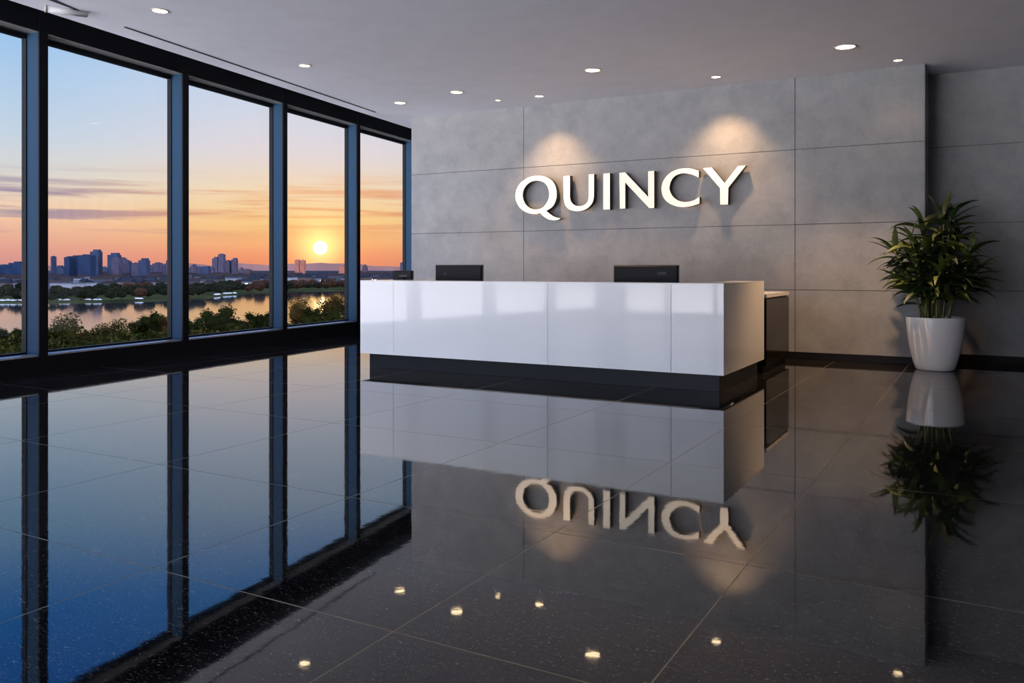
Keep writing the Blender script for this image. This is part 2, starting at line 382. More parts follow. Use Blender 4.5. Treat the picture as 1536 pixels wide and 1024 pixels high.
# ------------------------------------------------------------------ letters on the wall
LY = WY-.145; LD = .105
def px_a(p): return (760+p[0]/7.68, 240+p[1]/7.68)
def px_b(p): return (940+p[0]/7.68, 230+p[1]/7.68)
def smooth(pts, n=5, closed=False):
    out = []; N = len(pts)
    for i in range(N if closed else N-1):
        g = (lambda k: pts[k % N]) if closed else (lambda k: pts[min(max(k, 0), N-1)])
        p0, p1, p2, p3 = g(i-1), g(i), g(i+1), g(i+2)
        for j in range(n):
            u = j/n
            out.append(tuple(.5*((2*p1[c])+(-p0[c]+p2[c])*u+(2*p0[c]-5*p1[c]+4*p2[c]-p3[c])*u*u+(-p0[c]+3*p1[c]-3*p2[c]+p3[c])*u**3) for c in (0,1)))
    if not closed: out.append(tuple(pts[-1]))
    return out
qo = smooth([(455,585),(528,535),(566,460),(575,385),(560,300),(515,232),(440,190),(350,180),(262,196),(170,252),(118,325),(100,405),(112,482),(160,558),(235,605),(320,622),(385,612)], 5)
tail = smooth([(385,612),(430,652),(482,682),(545,693),(592,686),(622,668)], 4)[1:]
tail2 = smooth([(622,668),(575,662),(520,636),(455,585)], 4)[1:-1]
qi = smooth([(337,568),(260,548),(205,490),(183,405),(205,320),(270,255),(350,237),(425,255),(472,310),(490,395),(470,475),(415,545)], 5, True)
uo = [(652,187),(728,178)]+smooth([(728,425),(740,475),(775,515),(830,530),(890,518),(932,478),(944,420)], 5)+[(944,165),(1006,160)]+smooth([(1005,420),(985,495),(920,560),(830,588),(735,575),(675,520),(655,430)], 5)
io = [(1113,155),(1188,149),(1188,568),(1113,570)]
def b2a(p): return (p[0]+1382.4, p[1]-76.8)
no = [(1298,147),(1362,140),b2a((247,500)),b2a((247,206)),b2a((316,200)),b2a((316,628)),b2a((260,630)),(1365,258),(1365,556),(1304,560)]
co = smooth([(830,200),(750,176),(670,170),(570,188),(480,240),(420,320),(400,410),(420,500),(475,565),(560,605),(650,618),(750,605),(838,577)], 4)+smooth([(838,500),(770,542),(680,560),(600,545),(535,500),(500,440),(492,390),(510,320),(550,265),(610,236),(680,228),(760,245),(830,278)], 4)
yo = [(878,170),(978,160),(1128,342),(1282,145),(1372,138),(1170,395),(1166,587),(1078,588),(1075,400)]
LET = [('Q', [qo[:-1]+[(385,612)]+tail+tail2, qi], px_a), ('U', [uo], px_a), ('I', [io], px_a), ('N', [no], px_a), ('C', [co], px_b), ('Y', [yo], px_b)]
LL = {'Q':'cream faced letter Q with black sides, first letter of the wall sign', 'U':'cream faced letter U with black sides, next to the Q on the wall sign',
      'I':'cream faced letter I with black sides, plain upright bar between U and N', 'N':'cream faced letter N with black sides on the grey wall sign',
      'C':'cream faced letter C with black sides, left of the Y on the wall sign', 'Y':'cream faced letter Y with black sides, last letter of the wall sign'}
for ch, loops, fn in LET:
    L3 = []
    for lp in loops:
        pts = [on_wall(*fn(p), LY) for p in lp]
        cl = [pts[0]]
        for p in pts[1:]:
            if (p-cl[-1]).length > .001: cl.append(p)
        if (cl[0]-cl[-1]).length < .001: cl.pop()
        L3.append(cl)
    x0 = min(p.x for p in L3[0]); x1 = max(p.x for p in L3[0]); z0 = min(p.z for p in L3[0]); z1 = max(p.z for p in L3[0])
    org = Vector(((x0+x1)/2, LY+LD, z0))
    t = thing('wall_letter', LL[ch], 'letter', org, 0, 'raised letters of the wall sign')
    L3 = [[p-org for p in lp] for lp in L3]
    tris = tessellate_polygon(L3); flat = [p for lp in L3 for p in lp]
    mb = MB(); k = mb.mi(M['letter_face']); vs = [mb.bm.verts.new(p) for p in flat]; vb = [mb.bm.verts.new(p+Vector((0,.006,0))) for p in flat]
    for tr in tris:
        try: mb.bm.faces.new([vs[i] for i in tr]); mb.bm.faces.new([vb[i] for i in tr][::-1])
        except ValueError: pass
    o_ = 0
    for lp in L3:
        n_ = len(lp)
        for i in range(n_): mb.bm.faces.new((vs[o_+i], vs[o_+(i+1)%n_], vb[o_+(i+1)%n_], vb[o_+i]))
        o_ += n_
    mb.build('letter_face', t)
    mb = MB(); k = mb.mi(M['letter_side'])
    vs = [mb.bm.verts.new(p+Vector((0,.006,0))) for p in flat]; vb = [mb.bm.verts.new((p.x, 0, p.z)) for p in flat]
    for tr in tris:
        try: mb.bm.faces.new([vb[i] for i in tr])
        except ValueError: pass
    o_ = 0
    for lp in L3:
        n_ = len(lp)
        for i in range(n_): mb.bm.faces.new((vs[o_+i], vs[o_+(i+1)%n_], vb[o_+(i+1)%n_], vb[o_+i]))
        o_ += n_
    side = mb.build('letter_side', t)
    # two steel studs carry the letter off the wall
    cand = sorted([sum((flat[i] for i in tr), Vector())/3 for tr in tris], key=lambda p: p.z)
    for p in (cand[max(1, len(cand)//8)], cand[-2]):
        mb = MB(); mb.tube([(p.x, -.01, p.z), (p.x, .04, p.z)], [.008, .008], M['stud'], 8); mb.build('stud', t)

# ------------------------------------------------------------------ reception desk
DR = at(1085.5, 590); DY = DR.y; DXR = DR.x; ZT = 1.158; ZB = .185
DXL = -7.30; DD = 1.85
joints = [DXL]+[on_wall(px, 500, DY).x for px in (590, 821.5, 1006.5)]+[DXR]
desk = thing('reception_desk', 'long glossy white reception desk on a recessed dark plinth', 'desk', ((DXL+DXR)/2, DY+DD/2, 0))
ox, oy = (DXL+DXR)/2, DY+DD/2
def dbox(mb, x0, x1, y0, y1, z0, z1, m, bv=0): return mb.box(x0-ox, x1-ox, y0-oy, y1-oy, z0, z1, m, bv)
g = .0022
for i in range(4):
    mb = MB(); dbox(mb, joints[i]+(g if i else 0), joints[i+1]-(g if i < 3 else 0), DY, DY+.03, ZB, ZT-.012, M['white'], .0015); mb.build('front_panel', desk)
for x0, x1 in ((DXL, DXL+.03), (DXR-.03, DXR)):
    mb = MB(); dbox(mb, x0, x1, DY+.031, DY+DD, ZB, ZT-.012, M['white'], .0015); mb.build('side_panel', desk)
mb = MB()                                    # U shaped top ledge in one piece
u = [(DXL,DY),(DXR,DY),(DXR,DY+DD),(DXR-.38,DY+DD),(DXR-.38,DY+.45),(DXL+.38,DY+.45),(DXL+.38,DY+DD),(DXL,DY+DD)]
mb.hexa([(x-ox,y-oy,ZT-.012) for x, y in u], [(x-ox,y-oy,ZT) for x, y in u], M['white_top'], .001)
mb.build('counter_top', desk)
mb = MB(); dbox(mb, DXL+.38, DXR-.38, DY+.45, DY+.47, .72, ZT-.012, M['white']); dbox(mb, DXL+.38, DXL+.40, DY+.47, DY+DD, ZB, ZT-.012, M['white']); dbox(mb, DXR-.40, DXR-.38, DY+.47, DY+DD, ZB, ZT-.012, M['white'])
mb.build('inner_panel', desk)
mb = MB(); dbox(mb, DXL+.40, DXR-.40, DY+.47, DY+1.25, .70, .735, M['worktop'], .003); mb.build('work_surface', desk)
mb = MB(); dbox(mb, DXL+.09, DXR-.07, DY+.085, DY+.16, 0, ZB, M['kick'], .002); dbox(mb, DXR-.09, DXR-.07, DY+.16, DY+DD-.05, 0, ZB, M['kick']); dbox(mb, DXL+.09, DXL+.11, DY+.16, DY+DD-.05, 0, ZB, M['kick'])
mb.build('plinth', desk)

# side cabinet behind the desk
cx1 = DXR+.005; cx0 = cx1-.62; cy0 = DY+DD+.12; cy1 = DY+3.37
cab = thing('side_cabinet', 'low black side cabinet with a white top, between the desk and the grey wall', 'cabinet', ((cx0+cx1)/2, (cy0+cy1)/2, 0))
sx, sy = (cx1-cx0)/2, (cy1-cy0)/2
mb = MB(); mb.box(-sx+.03, sx-.005, -sy+.01, sy-.01, .09, .925, M['cab'], .002); mb.build('body', cab)
mb = MB(); mb.box(-sx+.05, sx-.05, -sy+.03, sy-.03, 0, .09, M['base']); mb.build('plinth', cab)
mb = MB(); mb.box(-sx+.03, sx-.03, -sy+.03, sy-.03, .925, .945, M['base']); mb.box(-sx, sx, -sy, sy, .945, .99, M['white_top'], .002); mb.build('cabinet_top', cab)
for k in range(3):
    y0 = -sy+.02+k*(2*sy-.04)/3; y1 = y0+(2*sy-.04)/3-.004
    mb = MB(); mb.box(-sx+.012, -sx+.03, y0, y1, .10, .915, M['cab'], .001); d_ = mb.build('door', cab)
    mb = MB(); mb.box(-sx+.0, -sx+.012, y1-.06, y1-.045, .60, .80, M['stud'], .002); mb.build('handle', d_)

# ------------------------------------------------------------------ monitors (seen from behind)
def monitor(label, pxl, pxr, pyt, dy, hgt, mark, rz=0, stand=True):
    y = DY+dy
    a, b = on_wall(pxl, pyt, y), on_wall(pxr, pyt, y)
    w = b.x-a.x; zt = (a.z+b.z)/2; cx = (a.x+b.x)/2
    t = thing('monitor', label, 'monitor', (cx, y, .735), rz)
    T = zt-.735; z0 = T-hgt
    mb = MB(); mb.box(-w/2, w/2, -.012, .018, z0, T, M['monedge'], .006); mb.build('casing', t)
    mb = MB(); hw = w/2-.008
    mb.hexa([(-hw*.98,-.034,z0+.02),(hw*.98,-.034,z0+.02),(hw,-.0125,z0+.006),(-hw,-.0125,z0+.006)], [(-hw*.98,-.034,T-.018),(hw*.98,-.034,T-.018),(hw,-.0125,T-.006),(-hw,-.0125,T-.006)], M['mon'], .004)
    mb.build('back_shell', t)
    mb = MB(); mb.box(-w/2+.012, w/2-.012, .018, .020, z0+.02, T-.012, M['screen']); mb.build('screen', t)
    mx, mz, mw, mh = mark
    mk = MB(); X = -w/2+mx*w; Z = T-mz
    if mh > .02:
        for (x0, x1, z0_, z1_) in ((0,mw,mh-.005,mh),(0,mw,0,.005),(0,.005,0,mh),(mw-.005,mw,0,mh)):
            mk.box(X+x0, X+x1, -.037, -.0338, Z+z0_, Z+z1_, M['mark'])
        for q in range(4): mk.box(X+.02+q*(mw-.03)/4, X+.02+q*(mw-.03)/4+.010, -.0365, -.0338, Z+.012, Z+.012+(.012 if q % 2 else .008), M['mark'])
    else: mk.box(X, X+mw, -.037, -.0338, Z, Z+mh, M['mark'])
    mk.build('badge', t)
    mb = MB(); mb.box(-.05, .05, -.075, -.035, .012, z0+.16, M['mon'], .006); mb.build('stand_neck', t)
    mb = MB(); mb.box(-.13, .13, -.14, .08, .0, .012, M['mon'], .004); mb.build('stand_base', t)
    return t
monitor('black desk monitor seen from behind, on the right part of the white desk', 921, 1018.5, 397.5, .80, .44, (.69,.115,.105,.032))
monitor('black desk monitor seen from behind, on the left part of the white desk', 654, 724.5, 397, .86, .40, (.20,.135,.045,.022))
monitor('smallest screen, seen from behind at the left end of the white desk', 590.5, 619.5, 405.5, .75, .26, (.38,.085,.13,.018))

# ------------------------------------------------------------------ potted plant
PC = far(1402.5, 10.98)
plant = thing('potted_plant', 'leafy green cane plant in a white glazed pot by the wall corner', 'plant', PC)
mb = MB()
prof = [(.0,.0),(.215,.0),(.232,.012),(.262,.10),(.292,.22),(.318,.36),(.335,.50),(.345,.62),(.348,.672),(.346,.682),(.338,.686),(.328,.682),(.322,.66),(.31,.60),(.0,.60)]
mb.lathe([(max(r,.002), z) for r, z in prof], M['pot'], 64); pot = mb.build('pot', plant)
mb = MB(); R = random.Random(3)
mb.lathe([(.315,.62),(.25,.642),(.15,.65),(.003,.655)], M['soil'], 40); mb.build('soil', plant)
def leaf(mb, p, d, L, W, droop, m, roll=0):
    """lance shaped leaf with a folded midrib, arching under its weight"""
    k = mb.mi(m); d = d.normalized(); side = d.cross(Vector((0,0,1)))
    side = (side if side.length > .05 else Vector((1,0,0))).normalized()
    side = Matrix.Rotation(roll, 3, d) @ side
    pos = Vector(p); dr = d.copy(); prev = None; n = 8
    for i in range(n+1):
        u = i/n; w = W*(math.sin(PI*min(1, u*.93+.07)**.72)**.85)*(.0 if i == n else 1)+.0015
        up = side.cross(dr).normalized()
        a = mb.bm.verts.new(pos-side*w+up*w*.28); c = mb.bm.verts.new(pos); b = mb.bm.verts.new(pos+side*w+up*w*.28)
        if prev:
            for f in ((prev[0], prev[1], c, a), (prev[1], prev[2], b, c)):
                ff = mb.bm.faces.new(f); ff.material_index = k; ff.smooth = True
        prev = (a, c, b)
        dr = (dr+Vector((0,0,-droop*(.35+u*1.3)/n))).normalized(); pos = pos+dr*L/n
R = random.Random(11)
canes = []
spec = []
for i in range(22):
    an = i*2.39996+.3; rr = .05+.20*math.sqrt((i+.5)/22)
    lean = .12+.60*(rr/.25)*R.uniform(.6, 1.1); top = R.uniform(.50, 1.34)*(1.12-.40*lean)
    if i in (0, 3, 5, 8): top = R.uniform(1.25, 1.44); lean *= .45
    spec.append((an, rr*.72, lean, top))
for an, rr, lean, top in spec:
    o = Vector((rr*math.cos(an), rr*math.sin(an), .63)); dirv = Vector((math.cos(an), math.sin(an)*.62, 0))
    if dirv.y > 0: dirv.y *= .25                       # the wall stands behind
    pts = []; n = 7
    for j in range(n+1):
        u = j/n; pts.append(o+dirv*lean*.50*(u**1.6)+Vector((R.uniform(-.004,.004), R.uniform(-.004,.004), top*u)))
    mb = MB(); mb.tube(pts, [.0125-.006*j/n for j in range(n+1)], M['cane'], 8); c = mb.build('cane', plant)
    mb = MB()
    nl = R.randint(18, 22)
    for q in range(nl):
        u = 1-.62*(q/nl)**1.1; f = u*n; j = min(int(f), n-1); p = pts[j].lerp(pts[j+1], f-j)
        a = q*2.4+R.uniform(-.4,.4)+an; el = R.uniform(.15, .75)+(.55 if q < 4 else 0)-.25*(q/nl)
        dv = Vector((math.cos(a)*math.cos(el), math.sin(a)*math.cos(el)*.85, math.sin(el)))+dirv*.55
        L = R.uniform(.29, .46)*(1.0 if q > 2 else .85); L *= .72 if p.z < 1.0 else 1
        tip = p+dv.normalized()*L
        if PC.y+tip.y > WY-.03: dv.y *= -.4; L *= .8
        if p.z < (1.22 if rr < .12 else .92) and q % 3: continue
        leaf(mb, p, dv, L, R.uniform(.032, .050), R.uniform(.5, 1.5), M['pleaf'], R.uniform(-.6, .6))
    mb.build('leaf_cluster', c, fix=False)

# ------------------------------------------------------------------ outside: river, banks, town
EZ = -22.0
def poly(name, pts, m, label=None):
    mb = MB(); mb.face(pts, m); return struct(mb.build(name, fix=False), label)
poly('river', [far(-3500, 150, EZ), far(3200, 150, EZ), far(3200, 1300, EZ), far(-3500, 1300, EZ)], M['water'], 'calm river reflecting the sunset')
shore = [(-3500,560),(-900,530),(-200,545),(60,552),(160,566),(230,590),(275,612),(312,650),(335,700),(380,760),(430,815),(480,850),(560,870),(900,900),(3200,900)]
def shore_t(px):
    for (a, ta), (b, tb) in zip(shore, shore[1:]):
        if a <= px <= b: return ta+(tb-ta)*(px-a)/(b-a)
    return 560
mb = MB()
rows = [(0, EZ-.5), (8, EZ+.5), (60, EZ+1.2), (150, EZ+2)]
grid = []
for dt, z in rows: grid.append([mb.bm.verts.new(far(px, t+dt, z)) for px, t in shore])
kb = mb.mi(M['bank'])
for a, b in zip(grid, grid[1:]):
    for i in range(len(shore)-1): f = mb.bm.faces.new((a[i], a[i+1], b[i+1], b[i])); f.material_index = kb
kt = mb.mi(M['town_ground'])
g2 = [mb.bm.verts.new(far(px, 1700, EZ+6)) for px, t in shore]; g3 = [mb.bm.verts.new(far(px, 6000, EZ+20)) for px, t in shore]
for a, b in ((grid[-1], g2), (g2, g3)):
    for i in range(len(shore)-1): f = mb.bm.faces.new((a[i], a[i+1], b[i+1], b[i])); f.material_index = kt
struct(mb.build('far_bank', fix=False), 'green far bank of the river rising into the town')
# distant hills
mb = MB(); km = mb.mi(M['hills']); prev = None
for i in range(181):
    px = -1500+i*20; t = 3600; z = 12+16*noise.noise(Vector((i*.13, 0, 0)))+8*noise.noise(Vector((i*.5, 3, 0)))+(9 if 330 < px < 560 else 0)
    cur = [mb.bm.verts.new(far(px, t, EZ)), mb.bm.verts.new(far(px, t, z)), mb.bm.verts.new(far(px, t+900, z*1.02)), mb.bm.verts.new(far(px, t+900, EZ))]
    if prev:
        for j in range(3): mb.bm.faces.new((prev[j], cur[j], cur[j+1], prev[j+1])).material_index = km
    prev = cur
struct(mb.build('hills'), 'low hazy hills on the horizon')
# near slope between the building and the water
mb = MB(); prev = None
for t, z in ((13, -16), (60, -14.5), (130, -15.5), (200, -20), (262, EZ-.3)):
    cur = [mb.bm.verts.new(far(px, t, z)) for px in (-3500, -1500, 0, 600, 3200)]
    if prev:
        for j in range(4): mb.bm.faces.new((prev[j], prev[j+1], cur[j+1], cur[j])).material_index = mb.mi(M['near_ground'])
    prev = cur
struct(mb.build('near_bank', fix=False), 'dark wooded near bank below the windows')

# towers: (x0, x1, y top, depth, material, crown kind, label)
def zat(py, t): return H+(HY-py)*t/F
TW = [
 (-2,8,397.5,1350,'navy','plain','dark blue tower at the very left edge of the view'),
 (8,37,392,1250,'navy','steps','wide navy tower with a stepped crown, left of the first mullion'),
 (36,46,396,1300,'slate','plain','slim slate tower tight against the first mullion on its left'),
 (76,78.5,384.5,1500,'slate','plain','thin slate tower just right of the first mullion'),
 (78,95,398,1560,'slate','steps','low bluish block right of the thin tower'),
 (96,104,385.5,1250,'navy','plain','left third of the broad navy tower group'),
 (103.5,117,384,1270,'navy','plain','middle slab of the broad navy tower group'),
 (116.5,136,382.5,1240,'navy','plain','right slab of the broad navy tower group'),
 (135,147.5,374,1350,'slate','cap','tallest slate tower, right of the navy group'),
 (147,160,400,1700,'slate','steps','low distant block between the tallest tower and its stepped neighbour'),
 (161,176,379,1350,'slate','cap','broad slate tower with a raised box on its roof'),
 (167,178,387,1300,'mauve','plain','mauve slab in front of the broad slate tower'),
 (175,188,385.5,1400,'mauve','steps','mauve tower with a descending roof'),
 (186,192,391,1450,'slate','plain','short slate tower beside the mauve one'),
 (191,197,394.5,1500,'mauve','plain','low mauve block left of the capped block'),
 (197,207,393.5,1350,'mauve','cap','mauve block with a small roof band'),
 (207.5,219.5,387,1300,'slate','cap','slate tower with a rounded shoulder in the middle of the second window'),
 (219,224,398,1600,'mauve','plain','tiny mauve block right of the shouldered tower'),
 (223,243,394,1450,'mauve','dome','rounded mauve apartment cluster'),
 (243,250,396,1500,'mauve','plain','narrow mauve block beside the rounded cluster'),
 (249,260,387.5,1350,'mauve','cap','mauve tower touching the second mullion'),
 (283,293,397,1350,'mauve','dome','mauve block just right of the second mullion'),
 (292,300,400,1400,'mauve','plain','pale mauve slab before the dark block'),
 (299,312,399,1300,'slate','cap','dark blue grey block in the third window'),
 (311,319,400.5,1500,'mauve','plain','faint low block left of the four towers'),
 (318,326,385,1700,'mauve','cap','leftmost of the four slim towers in the third window'),
 (327,335,381,1700,'mauve','plain','tallest of the four slim towers in the third window'),
 (337,344,390.5,1750,'mauve','plain','shortest of the four slim towers in the third window'),
 (347,354,386.5,1750,'mauve','cap','rightmost of the four slim towers in the third window'),
 (357,364,401,1500,'mauve','steps','low mauve block right of the four towers'),
 (364,374,404,1400,'rose','plain','squat rose grey block behind the houses in the third window'),
 (442,448.5,389.5,1900,'pinkish','plain','left of the two pinkish twin towers left of the sun'),
 (449.5,456.5,390,1900,'pinkish','plain','right of the two pinkish twin towers left of the sun'),
 (508,517,397,1700,'pinkish','steps','pinkish block under the sun near the fourth mullion'),
 (543,550,396.5,1600,'rose','steps','rose grey block at the left of the last window'),
 (600,607,394,1500,'mauve','plain','small mauve tower near the end of the last window'),
]
for i, (x0, x1, yt, t, mk, kind, lab) in enumerate(TW):
    a, b = far(x0, t), far(x1, t); c = (a+b)/2; w = (b-a).length; z1 = zat(yt, t); base = EZ+2; hh = z1-base
    r = thing('tower', lab, 'building', (c.x, c.y, base), YAW, 'towers of the skyline')
    mb = MB(); dd = max(14, w*.8); m = TM[mk]
    if kind == 'plain': mb.box(-w/2, w/2, 0, dd, 0, hh, m)
    elif kind == 'cap': mb.box(-w/2, w/2, 0, dd, 0, hh-3.2, m)
    elif kind == 'steps': mb.box(-w/2, w/2, 0, dd, 0, hh-4.5, m); mb.box(-w*.36, w*.30, 1, dd-1, 0, hh-2, m)
    else:
        for q in range(4): mb.box(-w/2+q*w/4, -w/2+(q+1)*w/4-.3, q % 2, dd, 0, hh-[3.5,1,0,4][q], m)
    mb.build('facade', r)
    mb = MB()
    if kind == 'plain': mb.box(-w*.2, w*.15, 3, dd-3, hh, hh+1.2, m)
    elif kind == 'cap': mb.box(-w*.22, w*.42, 2, dd-2, hh-3.2, hh, m)
    elif kind == 'steps': mb.box(-w*.12, w*.16, 3, dd-3, hh-2, hh, m)
    else: mb.box(-w*.1, w*.1, 3, dd-3, hh, hh+1, m)
    mb.build('rooftop', r)

PLACED = []
def free(p, r):
    for q, s_ in PLACED:
        if (p.x-q.x)**2+(p.y-q.y)**2 < (r+s_)**2: return False
    PLACED.append((p.copy(), r)); return True
for x0, x1, yt, t, mk, kind, lab in TW: PLACED.append((far((x0+x1)/2, t+8), max(12, (x1-x0)*t/F*.62)))
# low houses of the town, copies sharing a few meshes
R = random.Random(5)
def house(kind):
    w, d, h_, hr = [(11,9,5,2.6),(16,10,7,2.2),(9,8,6.5,2.8),(22,12,6,.6)][kind]
    root = thing('house', '', 'house', (0,0,0), 0, 'low houses of the town')
    mb = MB(); mb.box(-w/2, w/2, -d/2, d/2, -3, h_, M['house'][kind]); mb.build('walls', root)
    mb = MB()
    if kind == 3: mb.box(-w/2-.4, w/2+.4, -d/2-.4, d/2+.4, h_, h_+.6, M['roofs'][2])
    else: mb.hexa([(-w/2-.5,-d/2-.5,h_),(w/2+.5,-d/2-.5,h_),(w/2+.5,d/2+.5,h_),(-w/2-.5,d/2+.5,h_)], [(-w/2-.5,-.05,h_+hr),(w/2+.5,-.05,h_+hr),(w/2+.5,.05,h_+hr),(-w/2-.5,.05,h_+hr)], M['roofs'][kind % 2])
    mb.build('roof', root)
    mb = MB(); mb.box(-w*.2, -w*.2+2.6, -d/2-.15, -d/2, 1.5, 3.2, M['litwin']); mb.build('lit_window', root)
    return root
def dup(root, loc, rz, sc=1):
    r = root.copy(); C.objects.link(r); r.location = loc; r.rotation_euler = (0,0,rz); r.scale = (sc,)*3
    for ch in root.children:
        c = ch.copy(); C.objects.link(c); c.parent = r
    return r
protos = [house(k) for k in range(4)]; used = [False]*4
BANDS = [('seen through the first window', -20, 46), ('seen through the second window', 77, 258), ('seen through the third window', 284, 407), ('seen through the fourth window', 430, 524), ('seen through the last window', 543, 612)]
KN = ['small pale house with a slate roof', 'long grey house with a brown roof', 'small tan house with a slate roof', 'flat roofed white building']
for nm, x0, x1 in BANDS:
    nh = max(9, int((x1-x0)/1.9))
    for i in range(nh):
        k = R.choice([0,0,1,1,2,2,3]); sc = R.uniform(.8, 1.35)
        for _ in range(60):
            px = R.uniform(x0, x1); tmin = shore_t(px)+190; t = tmin+(1500-tmin)*R.random()**.8
            zg = EZ+2+(t-700)/1000*4; loc = far(px, t, zg)
            if free(loc, [7.5,10,6.5,13][k]*sc): break
        rz = YAW+R.choice([0,.3,-.4,PI/2,.9])
        if not used[k]: o = protos[k]; used[k] = True; o.location = loc; o.rotation_euler = (0,0,rz); o.scale = (sc,)*3
        else: o = dup(protos[k], loc, rz, sc)
        tag(o, '%s in the low town, %s' % (KN[k], nm), 'house', 'low houses of the town, %s' % nm)

# far bank trees
def blob(name, seed, m, w=1, h=1):
    mb = MB(); RR = random.Random(seed)
    bmesh.ops.create_icosphere(mb.bm, subdivisions=4, radius=1)
    mb.mi(m)
    for v in mb.bm.verts:
        n1 = noise.noise(v.co*1.7+Vector((seed,0,0)))*.35+noise.noise(v.co*4+Vector((0,seed,0)))*.26+noise.noise(v.co*11)*.14
        v.co *= (1+n1); v.co.z = v.co.z*.75+.7; v.co.x *= w
    return mb
def far_tree(seed, m):
    root = thing('tree', '', 'tree', (0,0,0), 0, '')
    blob('crown', seed, m, 1.0).build('crown', root)
    mb = MB(); mb.tube([(0,0,-.6),(0,0,.4)], [.08,.06], M['bark'], 6); mb.build('trunk', root)
    return root
ft = [far_tree(1, M['far_tree']), far_tree(2, M['far_tree']), far_tree(7, M['far_tree_brown'])]; used = [False]*3
for nm, x0, x1 in BANDS:
    for i in range(max(6, int((x1-x0)/2.1))):
        px = x0+(x1-x0)*(i+R.uniform(.1,.9))/max(6, int((x1-x0)/2.1)); t = shore_t(px)+R.uniform(70, 150)
        if i % 7 == 0: t = shore_t(px)+R.uniform(12, 40)
        if i % 3 == 2: t += R.uniform(60, 500)
        k = 2 if (px > 372 and R.random() < .75) or R.random() < .12 else R.choice([0,1])
        s = R.uniform(2.4, 4.4)*(1.15 if t > 700 else 1)
        for _ in range(40):
            loc = far(px, t, EZ+1.2+s*.4)
            if free(loc, s*1.15): break
            t += R.uniform(-6, 12); px += R.uniform(-3, 3)
        if not used[k]: o = ft[k]; used[k] = True; o.location = loc; o.scale = (s*1.05,s,s)
        else: o = dup(ft[k], loc, R.uniform(0,6), s); o.scale = (s*1.05, s, s)
        tag(o, '%s on the far river bank, %s' % ('rounded russet tree' if k == 2 else 'rounded dark green tree', nm), 'tree', 'far bank trees, %s' % nm)

# cars parked along the far bank
def car():
    root = thing('car', '', 'car')
    mb = MB(); mb.hexa([(-2.1,-.85,.35),(2.1,-.85,.35),(2.1,.85,.35),(-2.1,.85,.35)], [(-2.0,-.8,.95),(2.05,-.8,.95),(2.05,.8,.95),(-2.0,.8,.95)], M['car_w'], .08)
    mb.hexa([(-1.6,-.78,.9),(1.1,-.78,.9),(1.1,.78,.9),(-1.6,.78,.9)], [(-1.3,-.65,1.5),(.5,-.65,1.5),(.5,.65,1.5),(-1.3,.65,1.5)], M['car_w'], .05); mb.build('body', root)
    mb = MB(); mb.box(-1.25, .6, -.76, -.72, 1.0, 1.38, M['car_g']); mb.box(-1.25, .6, .72, .76, 1.0, 1.38, M['car_g']); mb.build('side_window', root)
    for x in (-1.3, 1.3):
        for y in (-.8, .8):
            mb = MB(); mb.tube([(x, y-.1, .34), (x, y+.1, .34)], [.34,.34], M['car_g'], 12); mb.build('wheel', root)
    return root
c0 = car(); first = True
for lab, lst in (('white car parked on the far bank, in the first window', (4,12,20,27,33)), ('white car parked on the far bank, in the second window', (92,97,101,131,134,143,149,206,211)), ('white car parked on the far bank, in the third window', (324,328,337,341,345,352))):
    for px in lst:
        t = shore_t(px)+26+R.uniform(-3,3); loc = far(px, t, EZ+.85)
        if first: o = c0; o.location = loc; first = False
        else: o = dup(c0, loc, 0)
        o.rotation_euler = (0,0,YAW+R.uniform(-.3,.3)); o.scale = (.8,)*3
        tag(o, lab, 'car', 'cars parked on the far bank')

# near trees: crown of leaf blades round a few lobes, trunk with boughs
def near_tree(seed, leafm, open_=0.0):
    RR = random.Random(seed)
    root = thing('tree', '', 'tree')
    mb = MB(); tips = []
    mb.tube([(0,0,-2.5),(.05,0,0),(.1,.05,1.2)], [.20,.16,.12], M['bark'], 8)
    for i in range(9):
        a = i*2.4; l = RR.uniform(.5, .95); e = RR.uniform(.35, 1.3)
        p = Vector((.1,.05,.6+.07*i)); q = p+Vector((math.cos(a)*math.cos(e)*1.5, math.sin(a)*math.cos(e)*1.5, math.sin(e)*1.6+.3))*l
        mid = p.lerp(q, .5)+Vector((0,0,-.08)); mb.tube([p, mid, q], [.06,.04,.015], M['bark'], 5); tips.append(q)
    mb.build('trunk', root)
    mb = MB(); k = mb.mi(leafm)
    lobes = [(Vector((0,0,1.25)), 1.0)]+[(q, RR.uniform(.38, .62)) for q in tips]+[(Vector((RR.uniform(-1.3,1.3), RR.uniform(-1,1), RR.uniform(-.6,.6))), .8) for _ in range(4)]
    for c, r in lobes:
        if r > .7 or not open_:
            bmesh.ops.create_icosphere(mb.bm, subdivisions=2, radius=r*.72, matrix=Matrix.Translation(c))
    for c, r in lobes:
        for _ in range(int(620*r*r*(1-.35*open_))+60):
            v = Vector((RR.gauss(0,1), RR.gauss(0,1), RR.gauss(0,1))).normalized()*r*(RR.uniform(.72, 1.12) if r > .7 else RR.random()**.5*1.15)
            p = c+v; s = RR.uniform(.035, .085)
            u = Vector((RR.gauss(0,1), RR.gauss(0,1), RR.gauss(0,1))).normalized(); w = u.orthogonal().normalized()
            mb.bm.faces.new([mb.bm.verts.new(p+u*s*1.5), mb.bm.verts.new(p+w*s*.7), mb.bm.verts.new(p-u*s*1.3), mb.bm.verts.new(p-w*s*.7)])
    mb.build('crown', root, fix=False)
    return root
NT = [near_tree(21, M['leaf_a']), near_tree(22, M['leaf_b'], 1), near_tree(23, M['leaf_a'], 0), near_tree(24, M['leaf_c'], 1)]; used = [False]*4
